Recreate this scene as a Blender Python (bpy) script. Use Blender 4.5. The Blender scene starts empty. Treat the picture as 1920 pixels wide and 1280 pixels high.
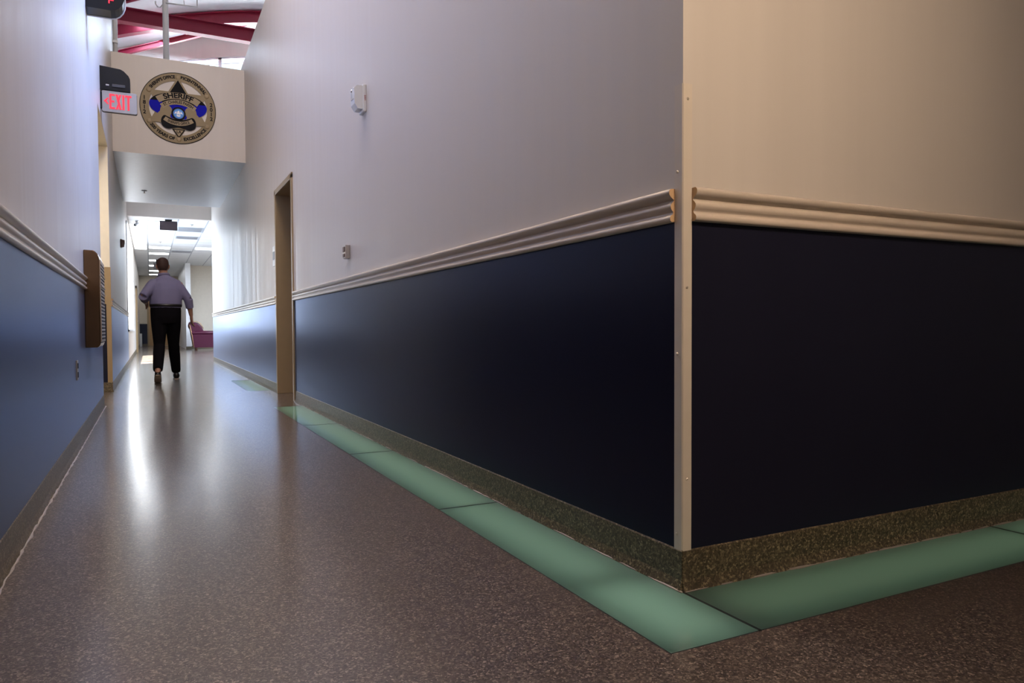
import bpy, bmesh, math, random
from mathutils import Vector, Matrix
random.seed(4)
S = bpy.context.scene
COL = S.collection
PI = math.pi
V = Vector

# ------------------------------------------------------------------ materials
def new_mat(name):
    m = bpy.data.materials.new(name); m.use_nodes = True
    nt = m.node_tree
    return m, nt, nt.nodes['Principled BSDF'], nt.nodes['Material Output']

def nd(nt, typ, **kw):
    n = nt.nodes.new(typ)
    for k, v in kw.items(): setattr(n, k, v)
    return n

def plain(name, col, rough=.5, metal=0, coat=0, spec=.5, emit=None, es=1.0, bump=0, bscale=200):
    m, nt, b, o = new_mat(name)
    b.inputs['Base Color'].default_value = (*col, 1)
    b.inputs['Roughness'].default_value = rough
    b.inputs['Metallic'].default_value = metal
    b.inputs['Coat Weight'].default_value = coat
    b.inputs['Specular IOR Level'].default_value = spec
    if emit:
        b.inputs['Emission Color'].default_value = (*emit, 1); b.inputs['Emission Strength'].default_value = es
    # slight procedural variation of tone so nothing is perfectly flat
    tc = nd(nt, 'ShaderNodeTexCoord'); n = nd(nt, 'ShaderNodeTexNoise'); n.inputs['Scale'].default_value = 14
    n.inputs['Detail'].default_value = 4
    nt.links.new(tc.outputs['Object'], n.inputs['Vector'])
    mx = nd(nt, 'ShaderNodeMix', data_type='RGBA')
    mx.inputs['A'].default_value = (*[c * .93 for c in col], 1); mx.inputs['B'].default_value = (*[min(1, c * 1.05) for c in col], 1)
    nt.links.new(n.outputs['Fac'], mx.inputs['Factor']); nt.links.new(mx.outputs['Result'], b.inputs['Base Color'])
    if bump:
        n2 = nd(nt, 'ShaderNodeTexNoise'); n2.inputs['Scale'].default_value = bscale
        nt.links.new(tc.outputs['Object'], n2.inputs['Vector'])
        bp = nd(nt, 'ShaderNodeBump'); bp.inputs['Strength'].default_value = bump; bp.inputs['Distance'].default_value = .002
        nt.links.new(n2.outputs['Fac'], bp.inputs['Height']); nt.links.new(bp.outputs['Normal'], b.inputs['Normal'])
    return m

def paint(name, col, rough, streak=.25, spec=.5, coat=0, crough=.2, tint=None, var=1):
    """rolled wall paint: fine vertical roller streaks in the relief and the gloss"""
    m, nt, b, o = new_mat(name)
    b.inputs['Specular IOR Level'].default_value = spec
    b.inputs['Coat Weight'].default_value = coat; b.inputs['Coat Roughness'].default_value = crough
    tc = nd(nt, 'ShaderNodeTexCoord')
    mp = nd(nt, 'ShaderNodeMapping'); mp.inputs['Scale'].default_value = (4, 4, .12)
    nt.links.new(tc.outputs['Object'], mp.inputs['Vector'])
    n = nd(nt, 'ShaderNodeTexNoise'); n.inputs['Scale'].default_value = 3; n.inputs['Detail'].default_value = 3
    n.inputs['Roughness'].default_value = .6
    nt.links.new(mp.outputs['Vector'], n.inputs['Vector'])
    mx = nd(nt, 'ShaderNodeMix', data_type='RGBA')
    mx.inputs['A'].default_value = (*[c * .94 for c in col], 1); mx.inputs['B'].default_value = (*[c * 1.05 for c in col], 1)
    nt.links.new(n.outputs['Fac'], mx.inputs['Factor']); nt.links.new(mx.outputs['Result'], b.inputs['Base Color'])
    mr = nd(nt, 'ShaderNodeMapRange'); mr.inputs['From Min'].default_value = .3; mr.inputs['From Max'].default_value = .7
    mr.inputs['To Min'].default_value = rough - .07 * var; mr.inputs['To Max'].default_value = rough + .1 * var
    nt.links.new(n.outputs['Fac'], mr.inputs['Value']); nt.links.new(mr.outputs['Result'], b.inputs['Roughness'])
    n2 = nd(nt, 'ShaderNodeTexNoise'); n2.inputs['Scale'].default_value = 160; n2.inputs['Detail'].default_value = 2
    nt.links.new(tc.outputs['Object'], n2.inputs['Vector'])
    ad = nd(nt, 'ShaderNodeMath', operation='MULTIPLY_ADD'); ad.inputs[1].default_value = .06
    nt.links.new(n2.outputs['Fac'], ad.inputs[0]); nt.links.new(n.outputs['Fac'], ad.inputs[2])
    bp = nd(nt, 'ShaderNodeBump'); bp.inputs['Strength'].default_value = streak; bp.inputs['Distance'].default_value = .004
    nt.links.new(ad.outputs[0], bp.inputs['Height']); nt.links.new(bp.outputs['Normal'], b.inputs['Normal'])
    if tint:      # gloss coloured blue: cool reflected light put into the sheen
        b.inputs['Specular IOR Level'].default_value = 0
        g = nd(nt, 'ShaderNodeBsdfGlossy'); g.inputs['Color'].default_value = (*tint, 1)
        nt.links.new(mr.outputs['Result'], g.inputs['Roughness'])
        fr = nd(nt, 'ShaderNodeFresnel'); fr.inputs['IOR'].default_value = 1.36;
        ms = nd(nt, 'ShaderNodeMixShader'); nt.links.new(fr.outputs[0], ms.inputs[0]); nt.links.new(b.outputs[0], ms.inputs[1])
        nt.links.new(g.outputs[0], ms.inputs[2]); nt.links.new(ms.outputs[0], o.inputs['Surface'])
    return m

def flakes(name, c1, c2, c3, scale, rough, coat, crough, bump):
    m, nt, b, o = new_mat(name)
    tc = nd(nt, 'ShaderNodeTexCoord')
    nz = nd(nt, 'ShaderNodeTexNoise'); nz.inputs['Scale'].default_value = scale * .6; nz.inputs['Detail'].default_value = 2
    nt.links.new(tc.outputs['Object'], nz.inputs['Vector'])
    mxv = nd(nt, 'ShaderNodeMix', data_type='VECTOR'); mxv.inputs['Factor'].default_value = .012
    nt.links.new(tc.outputs['Object'], mxv.inputs['A']); nt.links.new(nz.outputs['Color'], mxv.inputs['B'])
    vo = nd(nt, 'ShaderNodeTexVoronoi'); vo.inputs['Scale'].default_value = scale
    nt.links.new(mxv.outputs['Result'], vo.inputs['Vector'])
    sp = nd(nt, 'ShaderNodeSeparateColor'); nt.links.new(vo.outputs['Color'], sp.inputs['Color'])
    rp = nd(nt, 'ShaderNodeValToRGB'); e = rp.color_ramp.elements
    e[0].position = 0; e[0].color = (*c1, 1); e[1].position = 1; e[1].color = (*c3, 1)
    x = e.new(.55); x.color = (*c2, 1); x = e.new(.86); x.color = (*[(a + 2 * q) / 3 for a, q in zip(c3, c2)], 1)
    nt.links.new(sp.outputs['Red'], rp.inputs['Fac'])
    big = nd(nt, 'ShaderNodeTexNoise'); big.inputs['Scale'].default_value = 1.3; big.inputs['Detail'].default_value = 5
    nt.links.new(tc.outputs['Object'], big.inputs['Vector'])
    hs = nd(nt, 'ShaderNodeMix', data_type='RGBA', blend_type='MULTIPLY'); hs.inputs['Factor'].default_value = .35
    nt.links.new(rp.outputs['Color'], hs.inputs['A']); nt.links.new(big.outputs['Color'], hs.inputs['B'])
    nt.links.new(rp.outputs['Color'], b.inputs['Base Color'])
    b.inputs['Roughness'].default_value = rough
    b.inputs['Coat Weight'].default_value = coat; b.inputs['Coat Roughness'].default_value = crough
    n2 = nd(nt, 'ShaderNodeTexNoise'); n2.inputs['Scale'].default_value = 38; n2.inputs['Detail'].default_value = 4
    n2.inputs['Roughness'].default_value = .65
    nt.links.new(tc.outputs['Object'], n2.inputs['Vector'])
    bp = nd(nt, 'ShaderNodeBump'); bp.inputs['Strength'].default_value = bump; bp.inputs['Distance'].default_value = .003
    nt.links.new(n2.outputs['Fac'], bp.inputs['Height'])
    nt.links.new(bp.outputs['Normal'], b.inputs['Normal']); nt.links.new(bp.outputs['Normal'], b.inputs['Coat Normal'])
    return m

WALL = (.58, .53, .485)
M = {}
M['wall'] = paint('wall_paint', WALL, .42, .16)
M['navy'] = paint('navy_paint', (.011, .011, .023), .30, .03, spec=.45, coat=0, var=.3, tint=(.66, .76, 1))
M['rail'] = plain('rail_paint', (.56, .48, .40), .30)
M['guard'] = plain('guard_vinyl', (.62, .55, .47), .38)
M['rail_end'] = plain('rail_wood', (.55, .36, .20), .5)
M['base'] = flakes('base_epoxy', (.030, .022, .012), (.085, .062, .034), (.30, .24, .15), 210, .45, .25, .3, .5)
M['floor'] = flakes('floor_epoxy', (.022, .014, .010), (.066, .045, .033), (.27, .21, .17), 250, .42, .85, .16, .16)
M['caulk'] = plain('caulk', (.34, .29, .26), .5, bump=1, bscale=120)
M['ceil'] = plain('ceiling_white', (.74, .74, .75), .75)
M['soffit'] = plain('soffit_blue_bounce', (.62, .66, .72), .36, spec=.8)  # underside tinted blue: bounced window light put into the colour
M['red'] = plain('red_steel', (.30, .012, .045), .42)
M['white'] = plain('white_enamel', (.75, .76, .78), .35)
M['tan'] = plain('tan_enamel', (.31, .215, .115), .38)
M['cream'] = plain('cream_paint', (.72, .65, .52), .5)
M['beige'] = plain('beige_wall', (.60, .53, .44), .6)
M['black'] = plain('black_plastic', (.004, .004, .005), .3, spec=.3)
M['rubber'] = plain('black_gasket', (.010, .012, .012), .45)
M['alu'] = plain('brushed_aluminium', (.32, .32, .34), .38, metal=.6)
M['bronze_box'] = plain('bronze_metal', (.17, .10, .052), .2, metal=.85)
M['grille'] = plain('grille_metal', (.42, .33, .25), .35, metal=.7)
M['steel'] = plain('steel', (.55, .5, .46), .3, metal=.9)
M['brownp'] = plain('brown_plastic', (.16, .10, .08), .4)
M['redled'] = plain('red_led', (.5, .01, .02), .4, emit=(1, .03, .06), es=1.6)
M['exitred'] = plain('exit_red', (.6, .02, .03), .4, emit=(1, .02, .05), es=.95)
M['lens'] = plain('clear_lens', (.75, .77, .8), .1, coat=.6)
M['lamp'] = plain('lamp_lens', (.9, .9, .9), .5, emit=(.93, .97, 1), es=9)
M['tile'] = None
M['gold'] = plain('gold_vinyl', (.235, .170, .082), .5)
M['goldlt'] = plain('gold_light_vinyl', (.29, .215, .12), .5)
M['ink'] = plain('black_vinyl', (.006, .006, .008), .7, spec=.15)
M['blue'] = plain('blue_vinyl', (.006, .006, .36), .7, spec=.15)
M['sky'] = plain('light_blue_vinyl', (.06, .28, .72), .45)
M['dblue'] = plain('dark_blue_vinyl', (.03, .13, .5), .45)
M['whitev'] = plain('white_vinyl', (.85, .86, .88), .45)
M['woodr'] = plain('door_veneer', (.42, .24, .10), .4)
M['leather'] = plain('burgundy_leather', (.050, .002, .018), .42, spec=.3, bump=.3)
M['wood'] = plain('dark_wood', (.09, .03, .015), .35)
M['skin'] = plain('skin', (.42, .22, .15), .5)
M['shirt'] = plain('shirt_cloth', (.20, .188, .32), .8, bump=.3, bscale=300)
M['pants'] = plain('trouser_cloth', (.006, .005, .007), .9, spec=.1, bump=.3, bscale=300)
M['leatherb'] = plain('black_leather', (.010, .009, .009), .35)
M['sole'] = plain('shoe_sole', (.35, .28, .22), .7)
M['hair'] = plain('dark_hair', (.045, .018, .013), .6, bump=.8, bscale=150)
M['eye'] = plain('eye_dark', (.02, .015, .012), .2)
M['slot'] = plain('dark_slot', (.015, .015, .018), .6)
M['vent'] = plain('vent_grey', (.33, .37, .42), .5)
M['trough'] = plain('trough_grey', (.16, .19, .18), .7)

def tile_mat():
    m, nt, b, o = new_mat('acoustic_tile')
    tc = nd(nt, 'ShaderNodeTexCoord'); sx = nd(nt, 'ShaderNodeSeparateXYZ'); nt.links.new(tc.outputs['Object'], sx.inputs[0])
    outs = []
    for ax, off in (('X', 0), ('Y', 16.86)):
        a = nd(nt, 'ShaderNodeMath', operation='SUBTRACT'); a.inputs[1].default_value = off; nt.links.new(sx.outputs[ax], a.inputs[0])
        p = nd(nt, 'ShaderNodeMath', operation='PINGPONG'); p.inputs[1].default_value = .305; nt.links.new(a.outputs[0], p.inputs[0])
        l = nd(nt, 'ShaderNodeMath', operation='LESS_THAN'); l.inputs[1].default_value = .014; nt.links.new(p.outputs[0], l.inputs[0])
        outs.append(l)
    mxx = nd(nt, 'ShaderNodeMath', operation='MAXIMUM'); nt.links.new(outs[0].outputs[0], mxx.inputs[0]); nt.links.new(outs[1].outputs[0], mxx.inputs[1])
    mx = nd(nt, 'ShaderNodeMix', data_type='RGBA'); mx.inputs['A'].default_value = (.70, .72, .74, 1); mx.inputs['B'].default_value = (.34, .37, .42, 1)
    nt.links.new(mxx.outputs[0], mx.inputs['Factor']); nt.links.new(mx.outputs['Result'], b.inputs['Base Color'])
    b.inputs['Roughness'].default_value = .6
    return m
M['tile'] = tile_mat()

def glass_mat():
    m, nt, b, o = new_mat('window_glass')
    tr = nd(nt, 'ShaderNodeBsdfTransparent'); gl = nd(nt, 'ShaderNodeBsdfGlossy'); gl.inputs['Roughness'].default_value = .02
    mx = nd(nt, 'ShaderNodeMixShader'); mx.inputs[0].default_value = .06; nt.links.new(tr.outputs[0], mx.inputs[1]); nt.links.new(gl.outputs[0], mx.inputs[2])
    nt.links.new(mx.outputs[0], o.inputs['Surface'])
    return m
M['glass'] = glass_mat()

def pane_mat():
    m, nt, b, o = new_mat('frosted_green_glass')
    tc = nd(nt, 'ShaderNodeTexCoord'); n = nd(nt, 'ShaderNodeTexNoise'); n.inputs['Scale'].default_value = 260
    nt.links.new(tc.outputs['Object'], n.inputs['Vector'])
    mx = nd(nt, 'ShaderNodeMix', data_type='RGBA'); mx.inputs['A'].default_value = (.045, .075, .065, 1); mx.inputs['B'].default_value = (.065, .10, .085, 1)
    nt.links.new(n.outputs['Fac'], mx.inputs['Factor']); nt.links.new(mx.outputs['Result'], b.inputs['Base Color'])
    b.inputs['Roughness'].default_value = .09; b.inputs['Coat Weight'].default_value = .8; b.inputs['Coat Roughness'].default_value = .04
    t = nd(nt, 'ShaderNodeBsdfTranslucent'); t.inputs['Color'].default_value = (.74, .86, .74, 1)
    ms = nd(nt, 'ShaderNodeMixShader'); ms.inputs[0].default_value = .45
    nt.links.new(b.outputs[0], ms.inputs[1]); nt.links.new(t.outputs[0], ms.inputs[2]); nt.links.new(ms.outputs[0], o.inputs['Surface'])
    return m
M['pane'] = pane_mat()
def clear_mat():
    m, nt, b, o = new_mat('clear_green_glass')
    t = nd(nt, 'ShaderNodeBsdfTransparent'); t.inputs['Color'].default_value = (.75, .93, .84, 1)
    nt.links.new(t.outputs[0], o.inputs['Surface']); return m
M['clear'] = clear_mat()

# ------------------------------------------------------------------ mesh helpers
class MB:
    def __init__(s): s.bm = bmesh.new(); s.mi = 0
    def _tag(s, n0):
        s.bm.faces.ensure_lookup_table()
        for f in s.bm.faces[n0:]: f.material_index = s.mi
    def box(s, a, b, bev=0, seg=2):
        n0 = len(s.bm.faces)
        x0, y0, z0 = [min(p, q) for p, q in zip(a, b)]; x1, y1, z1 = [max(p, q) for p, q in zip(a, b)]
        vs = [s.bm.verts.new(p) for p in ((x0,y0,z0),(x1,y0,z0),(x1,y1,z0),(x0,y1,z0),(x0,y0,z1),(x1,y0,z1),(x1,y1,z1),(x0,y1,z1))]
        fs = [s.bm.faces.new([vs[i] for i in q]) for q in ((3,2,1,0),(4,5,6,7),(0,1,5,4),(1,2,6,5),(2,3,7,6),(3,0,4,7))]
        if bev:
            es = list({e for f in fs for e in f.edges})
            bmesh.ops.bevel(s.bm, geom=es, offset=bev, segments=seg, affect='EDGES', profile=.5)
        s._tag(n0); return s
    def prism(s, pts, d, flip=False):
        """closed polygon pts (3D, planar) swept by vector d"""
        n0 = len(s.bm.faces); d = V(d)
        a = [s.bm.verts.new(p) for p in pts]; b = [s.bm.verts.new(V(p) + d) for p in pts]
        s.bm.faces.new(a[::-1]); s.bm.faces.new(b)
        for i in range(len(a)):
            j = (i + 1) % len(a); s.bm.faces.new((a[i], a[j], b[j], b[i]))
        s._tag(n0); return s
    def tube(s, path, r, n=10, caps=True, rfun=None):
        secs = []
        for i, p in enumerate(path):
            rr = rfun(i) if rfun else r
            secs.append((p, rr, rr))
        return s.loft(secs, n, caps)
    def loft(s, secs, n=14, caps=True, ref=(1, 0, 0)):
        n0 = len(s.bm.faces); rings = []; P = [V(q[0]) for q in secs]
        for i, q in enumerate(secs):
            t = (P[min(i + 1, len(P) - 1)] - P[max(i - 1, 0)])
            if t.length < 1e-9: t = V((0, 0, 1))
            t.normalize(); R = V(ref)
            if abs(R.dot(t)) > .95: R = V((0, 1, 0)) if abs(t.y) < .9 else V((0, 0, 1))
            a = (R - t * R.dot(t)).normalized(); b = t.cross(a)
            rings.append([s.bm.verts.new(P[i] + a * q[1] * math.cos(2 * PI * k / n) + b * q[2] * math.sin(2 * PI * k / n)) for k in range(n)])
        for r0, r1 in zip(rings, rings[1:]):
            for k in range(n):
                j = (k + 1) % n; s.bm.faces.new((r0[k], r0[j], r1[j], r1[k]))
        if caps: s.bm.faces.new(rings[0][::-1]); s.bm.faces.new(rings[-1])
        s._tag(n0); return s
    def ball(s, c, r, sc=(1, 1, 1), u=14, v=10):
        n0 = len(s.bm.faces)
        bmesh.ops.create_uvsphere(s.bm, u_segments=u, v_segments=v, radius=r, matrix=Matrix.Translation(c) @ Matrix.Diagonal((*sc, 1)))
        s._tag(n0); return s
    def poly(s, pts):
        n0 = len(s.bm.faces); s.bm.faces.new([s.bm.verts.new(p) for p in pts]); s._tag(n0); return s
    def mat(s, i): s.mi = i; return s
    def build(s, name, mats, parent=None, smooth=False, recalc=True):
        if recalc: bmesh.ops.recalc_face_normals(s.bm, faces=s.bm.faces)
        me = bpy.data.meshes.new(name); s.bm.to_mesh(me); s.bm.free()
        o = bpy.data.objects.new(name, me); COL.objects.link(o)
        for m in (mats if isinstance(mats, (list, tuple)) else [mats]): me.materials.append(m)
        if smooth:
            for p in me.polygons: p.use_smooth = True
        if parent:
            o.parent = parent; L = parent_loc(parent)
            for v in me.vertices: v.co -= L
        return o

def parent_loc(o):
    L = V((0, 0, 0))
    while o: L += o.location; o = o.parent
    return L

def thing(name, label, cat, loc=(0, 0, 0), group=None):
    o = bpy.data.objects.new(name, None); COL.objects.link(o); o.location = loc
    o.empty_display_size = .1
    return tag(o, label, cat, group)
def tag(o, label, cat, group=None):
    o['label'] = label; o['category'] = cat
    if group: o['group'] = group
    return o
def struct(name, mb, mats, parent=None, smooth=False):
    o = mb.build(name, mats, parent, smooth)
    o['kind'] = 'structure'
    return o
def autosmooth(o, ang=40):
    for p in o.data.polygons: p.use_smooth = True
    o.data.set_sharp_from_angle(angle=math.radians(ang)) if hasattr(o.data, 'set_sharp_from_angle') else None
    return o
def copy_tree(o, loc):
    c = o.copy(); COL.objects.link(c); c.location = loc
    for ch in list(o.children):
        d = ch.copy(); COL.objects.link(d); d.parent = c
        for g in list(ch.children):
            e = g.copy(); COL.objects.link(e); e.parent = d
    return c

# ------------------------------------------------------------------ key dimensions (metres)
XA, YC, XL = 1.266, 1.418, -.395
ZB, ZR0, ZR1 = .109, .977, 1.064
T = .12                                  # wall thickness
HEAD0, HEAD1 = 10.3, 14.25               # dropped bulkhead over the corridor
ZS, ZM = 3.05, 4.34                      # its underside and top
YE, ZC = 16.3, 3.10                      # end of the hall, ceiling of the room beyond
YF = 34.0
def vault(x): return 6.72 + .33 * x - .035 * x * x
D0, D1, DZ = 6.86, 7.78, 2.16            # door opening in the right wall
O0, O1, OZ = 7.25, 8.92, 2.78            # opening in the left wall
W0, W1, WZ0, WZ1 = 15.6, 21.0, .68, 2.9  # window in the left wall

# ------------------------------------------------------------------ floor with its troughs
px0, px1, py0, py1 = .996, 1.262, 1.150, 1.414
xs = [-2.2, XL, px0, px1, 3.96, 6.7]; ys = [-4.2, py0, py1, 6.435, O0, 8.22, O1, 10.06, YF + .2]
mb = MB()
def hole(x, y):
    if px0 < x < px1 and (py0 < y < 6.435 or 8.22 < y < 10.06): return True
    if px1 < x < 3.96 and py0 < y < py1: return True
    return x < XL and not (O0 < y < O1)
for i in range(len(xs) - 1):
    for j in range(len(ys) - 1):
        a, b, c, d = xs[i], xs[i + 1], ys[j], ys[j + 1]
        if hole((a + b) / 2, (c + d) / 2): continue
        mb.poly(((a, c, 0), (b, c, 0), (b, d, 0), (a, d, 0)))
bmesh.ops.remove_doubles(mb.bm, verts=mb.bm.verts, dist=1e-5)
floor = struct('floor', mb, M['floor'])
mb = MB(); DP = -.13
def trough(x0, x1, y0, y1, open_side=None):
    mb.poly(((x0, y0, DP), (x1, y0, DP), (x1, y1, DP), (x0, y1, DP)))
    for s, q in (('s', ((x0, y0), (x1, y0))), ('e', ((x1, y0), (x1, y1))), ('n', ((x1, y1), (x0, y1))), ('w', ((x0, y1), (x0, y0)))):
        if s == open_side: continue
        (a, b), (c, d) = q
        mb.poly(((a, b, DP), (c, d, DP), (c, d, 0), (a, b, 0)))
trough(px0, px1, py0, 6.435); trough(px1, 3.96, py0, py1, 'w'); trough(px0, px1, 8.22, 10.06)
mb.build('light_trough', M['trough'], floor, recalc=False)

# ------------------------------------------------------------------ left wall
mb = MB()
def lw(y0, y1, z0, z1): mb.box((XL - T, y0, z0), (XL, y1, z1))
lw(-4.2, O0, 0, 6.75); lw(O0, O1, OZ, 6.75); lw(O1, 11.15, 0, 6.75); lw(11.15, W0, 0, ZM)
lw(W0, W1, 0, WZ0); lw(W0, YE + .12, WZ1, ZM); lw(YE + .12, W1, WZ1, ZC + .15); lw(W1, YF + .2, 0, ZC + .15)
wall_left = struct('wall_left', mb, M['wall'])
def wainscot(parent, x0, x1, y0, y1):
    MB().box((x0, y0, ZB - .02), (x1, y1, ZR0 + .03)).build('wainscot', M['navy'], parent)
wainscot(wall_left, XL, XL + .002, -4.2, O0)
wainscot(wall_left, XL, XL + .002, O1, W0 + .3)
MB().box((XL - T - .002, O1 - .0015, ZB - .02), (XL - .045, O1, 1.0)).build('wainscot', M['navy'], wall_left)

# side passage behind the left opening
mb = MB()
mb.box((-2.2, O0 - .1, 0), (XL - T, O0, OZ + .1)); mb.box((-2.2, O1, 0), (XL - T, O1 + .1, OZ + .1))
mb.box((-2.3, O0 - .1, 0), (-2.2, O1 + .1, OZ + .1)); mb.box((-2.2, O0, OZ), (XL - T, O1, OZ + .1))
struct('wall_passage', mb, M['cream'])
mb = MB()      # tan corner trim and lining of the opening
mb.box((XL - T, O1 - .004, 1.0), (XL - .001, O1 - .0005, 1.42)); mb.box((XL - .045, O1 - .005, .11), (XL + .004, O1, 1.0))
mb.box((XL - .001, O1 - .004, .11), (XL + .004, O1 + .032, 1.42))
struct('trim_1', mb, M['tan'])
mb = MB(); mb.box((XL - T, O0, OZ - .004), (XL - .001, O1, OZ - .0005)); mb.box((XL - T, O1 - .004, 1.42), (XL - .001, O1 - .0005, OZ - .005)); struct('trim_2', mb, M['cream'])

# ------------------------------------------------------------------ right wall (long, with door) and the front wall past the corner
mb = MB()
ZT = 4.48
mb.prism([(XA, YC, 0), (XA, D0, 0), (XA + T, D0, 0), (XA + T, YC + T, 0)], (0, 0, ZT)); mb.box((XA, D0, DZ), (XA + T, D1, ZT)); mb.box((XA, D1, 0), (XA + T, YE, ZT))
wall_right = struct('wall_right', mb, M['wall'])
wainscot(wall_right, XA - .002, XA, YC, D0 - .05); wainscot(wall_right, XA - .002, XA, D1 + .05, YE)
mb = MB(); mb.prism([(XA, YC, 0), (6.6, YC, 0), (6.6, YC + T, 0), (XA + T, YC + T, 0)], (0, 0, ZT))
wall_front = struct('wall_front', mb, M['wall'])
MB().box((XA, YC - .002, ZB - .02), (6.6, YC, ZR0 + .03)).build('wainscot', M['navy'], wall_front)
mb = MB(); mb.box((XA + T, YC + T, ZT - .1), (6.6, YE, ZT)); struct('ceiling_block', mb, M['ceil'])
# room behind the door
mb = MB(); mb.box((XA + T, D0 - .3, 0), (XA + 1.4, D0 - .2, 2.5)); mb.box((XA + T, D1 + .2, 0), (XA + 1.4, D1 + .3, 2.5)); mb.box((XA + 1.4, D0 - .3, 0), (XA + 1.5, D1 + .3, 2.5)); mb.box((XA + T, D0 - .3, 2.5), (XA + 1.5, D1 + .3, 2.6))
struct('wall_closet', mb, M['beige'])

# outer shell of the hall
mb = MB(); mb.box((-.6, -4.3, 0), (6.8, -4.2, 7.6)); struct('wall_back', mb, M['wall'])
mb = MB(); mb.box((6.6, -4.2, 0), (6.7, YE + .12, 7.6)); struct('wall_outer', mb, M['wall'])
mb = MB(); mb.box((-1.0, 11.15, ZM - .1), (-.9, YE + .1, 6.6)); mb.box((-.9, 11.05, ZM), (XL - T, 11.15, 6.62)); mb.box((-1, 11.15, ZM - .1), (XL - T, YE, ZM)); struct('wall_upper', mb, M['wall'])
mb = MB(); N = 24; x0, x1 = -1.1, 6.8
pts = [(x0 + (x1 - x0) * i / N, -4.3, vault(x0 + (x1 - x0) * i / N)) for i in range(N + 1)]
prof = pts + [(p[0], p[1], p[2] + .12) for p in pts[::-1]]
mb.prism(prof, (0, YE + .1 + 4.4, 0))
autosmooth(struct('ceiling', mb, M['ceil']))

# dropped bulkhead over the corridor (header wall with the badge) and the end header
mb = MB(); mb.box((XL, HEAD0, ZS), (XA, HEAD1, ZM))
bulk = struct('wall_header', mb, [M['wall'], M['soffit']])
for p in bulk.data.polygons:
    if p.normal.z < -.5: p.material_index = 1
# end wall with arched clerestory window
mb = MB(); cx0, cx1, cz0 = .42, 5.2, 5.35
def headz(x): return vault(x) - .46
mb.box((-.9, YE, ZC), (cx0, YE + .12, vault(cx0) - .05)); mb.box((cx0, YE, ZC), (cx1, YE + .12, cz0)); mb.box((cx1, YE, ZC), (6.6, YE + .12, vault(cx1)))
n = 16
top = [(cx0 + (cx1 - cx0) * i / n) for i in range(n + 1)]
mb.prism([(x, YE, headz(x)) for x in top] + [(x, YE, vault(x) + .03) for x in top[::-1]], (0, .12, 0))
struct('wall_end', mb, M['wall'])
mb = MB()
for x in (cx0 + .03, 1.5, 2.75, 4.0, cx1 - .03): mb.box((x - .035, YE + .02, cz0), (x + .035, YE + .1, headz(x) + .02))
mb.box((cx0, YE + .02, cz0), (cx1, YE + .1, cz0 + .06))
mb.prism([(x, YE + .02, headz(x) - .04) for x in top] + [(x, YE + .02, headz(x) + .01) for x in top[::-1]], (0, .08, 0))
mb.prism([(x, YE + .04, headz(x) - .15) for x in top] + [(x, YE + .04, headz(x) - .135) for x in top[::-1]], (0, .02, 0))
win2 = struct('window_2', mb, M['white'])
mb = MB(); mb.prism([(x, YE + .055, headz(x)) for x in top] + [(cx1, YE + .055, cz0), (cx0, YE + .055, cz0)], (0, .008, 0))
mb.build('pane', M['glass'], win2)

# ------------------------------------------------------------------ room beyond
mb = MB(); mb.box((XL - T, YE + .12, ZC), (4.7, YF + .2, ZC + .12)); ceil2 = struct('ceiling_far', mb, M['tile'])
mb = MB(); mb.box((XL, YF, 0), (1.36, YF + .12, ZC)); wf = struct('wall_far', mb, M['beige'])
MB().box((XL, YF - .004, .1), (-.09, YF, .98)).build('wainscot', M['navy'], wf)
mb = MB(); mb.box((1.19, 27.0, 0), (1.36, YF, ZC)); struct('wall_stub', mb, M['white'])
mb = MB(); mb.box((1.36, 27.9, 0), (4.7, 28.0, ZC)); struct('wall_alcove', mb, M['beige'])
mb = MB(); mb.box((4.6, YE, 0), (4.7, 28.0, ZC + .1)); struct('wall_lounge', mb, M['beige'])
mb = MB(); mb.box((XA + T, YE, 0), (4.7, YE + .12, ZC)); struct('wall_lounge_front', mb, M['beige'])
for nm, a, b in (('baseboard_stub', (1.175, 26.985, 0), (1.375, 27.0, .11)), ('baseboard_alcove', (1.37, 27.885, 0), (4.6, 27.9, .11)), ('baseboard_far', (XL, YF - .012, 0), (-.09, YF, .10))):
    mb = MB(); mb.box(a, b); struct(nm, mb, M['base'])
# double doors at the far end
mb = MB(); mb.box((-.09, YF - .05, 0), (-.02, YF + .02, 2.2)); mb.box((1.12, YF - .05, 0), (1.19, YF + .02, 2.2)); mb.box((-.09, YF - .05, 2.13), (1.19, YF + .02, 2.2))
d2 = struct('door_2', mb, M['tan'])
for k in range(2):
    a = -.02 + .57 * k
    lf = MB().box((a + .003, YF - .035, .01), (a + .567, YF, 2.125), .003).build('door_leaf', M['woodr'], d2)
    hx = a + (.51 if k == 0 else .06)
    MB().box((hx - .012, YF - .09, .95), (hx + .012, YF - .07, 1.15)).box((hx - .01, YF - .075, .97), (hx + .01, YF - .03, .99)).box((hx - .01, YF - .075, 1.11), (hx + .01, YF - .03, 1.13)).build('door_handle', M['steel'], lf)
# door in the left wall far down
mb = MB(); a, b = 24.6, 25.75
mb.box((XL, a, 0), (XL + .045, a + .08, 2.12)); mb.box((XL, b - .08, 0), (XL + .045, b, 2.12)); mb.box((XL, a, 2.04), (XL + .045, b, 2.12))
d3 = struct('door_3', mb, M['tan'])
lf = MB().box((XL + .002, a + .08, .01), (XL + .02, b - .08, 2.04)).build('door_leaf', M['woodr'], d3)
MB().tube([(XL + .02, b - .16, 1.0), (XL + .07, b - .16, 1.0), (XL + .07, b - .28, 1.0)], .011).build('door_handle', M['steel'], lf)
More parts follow.
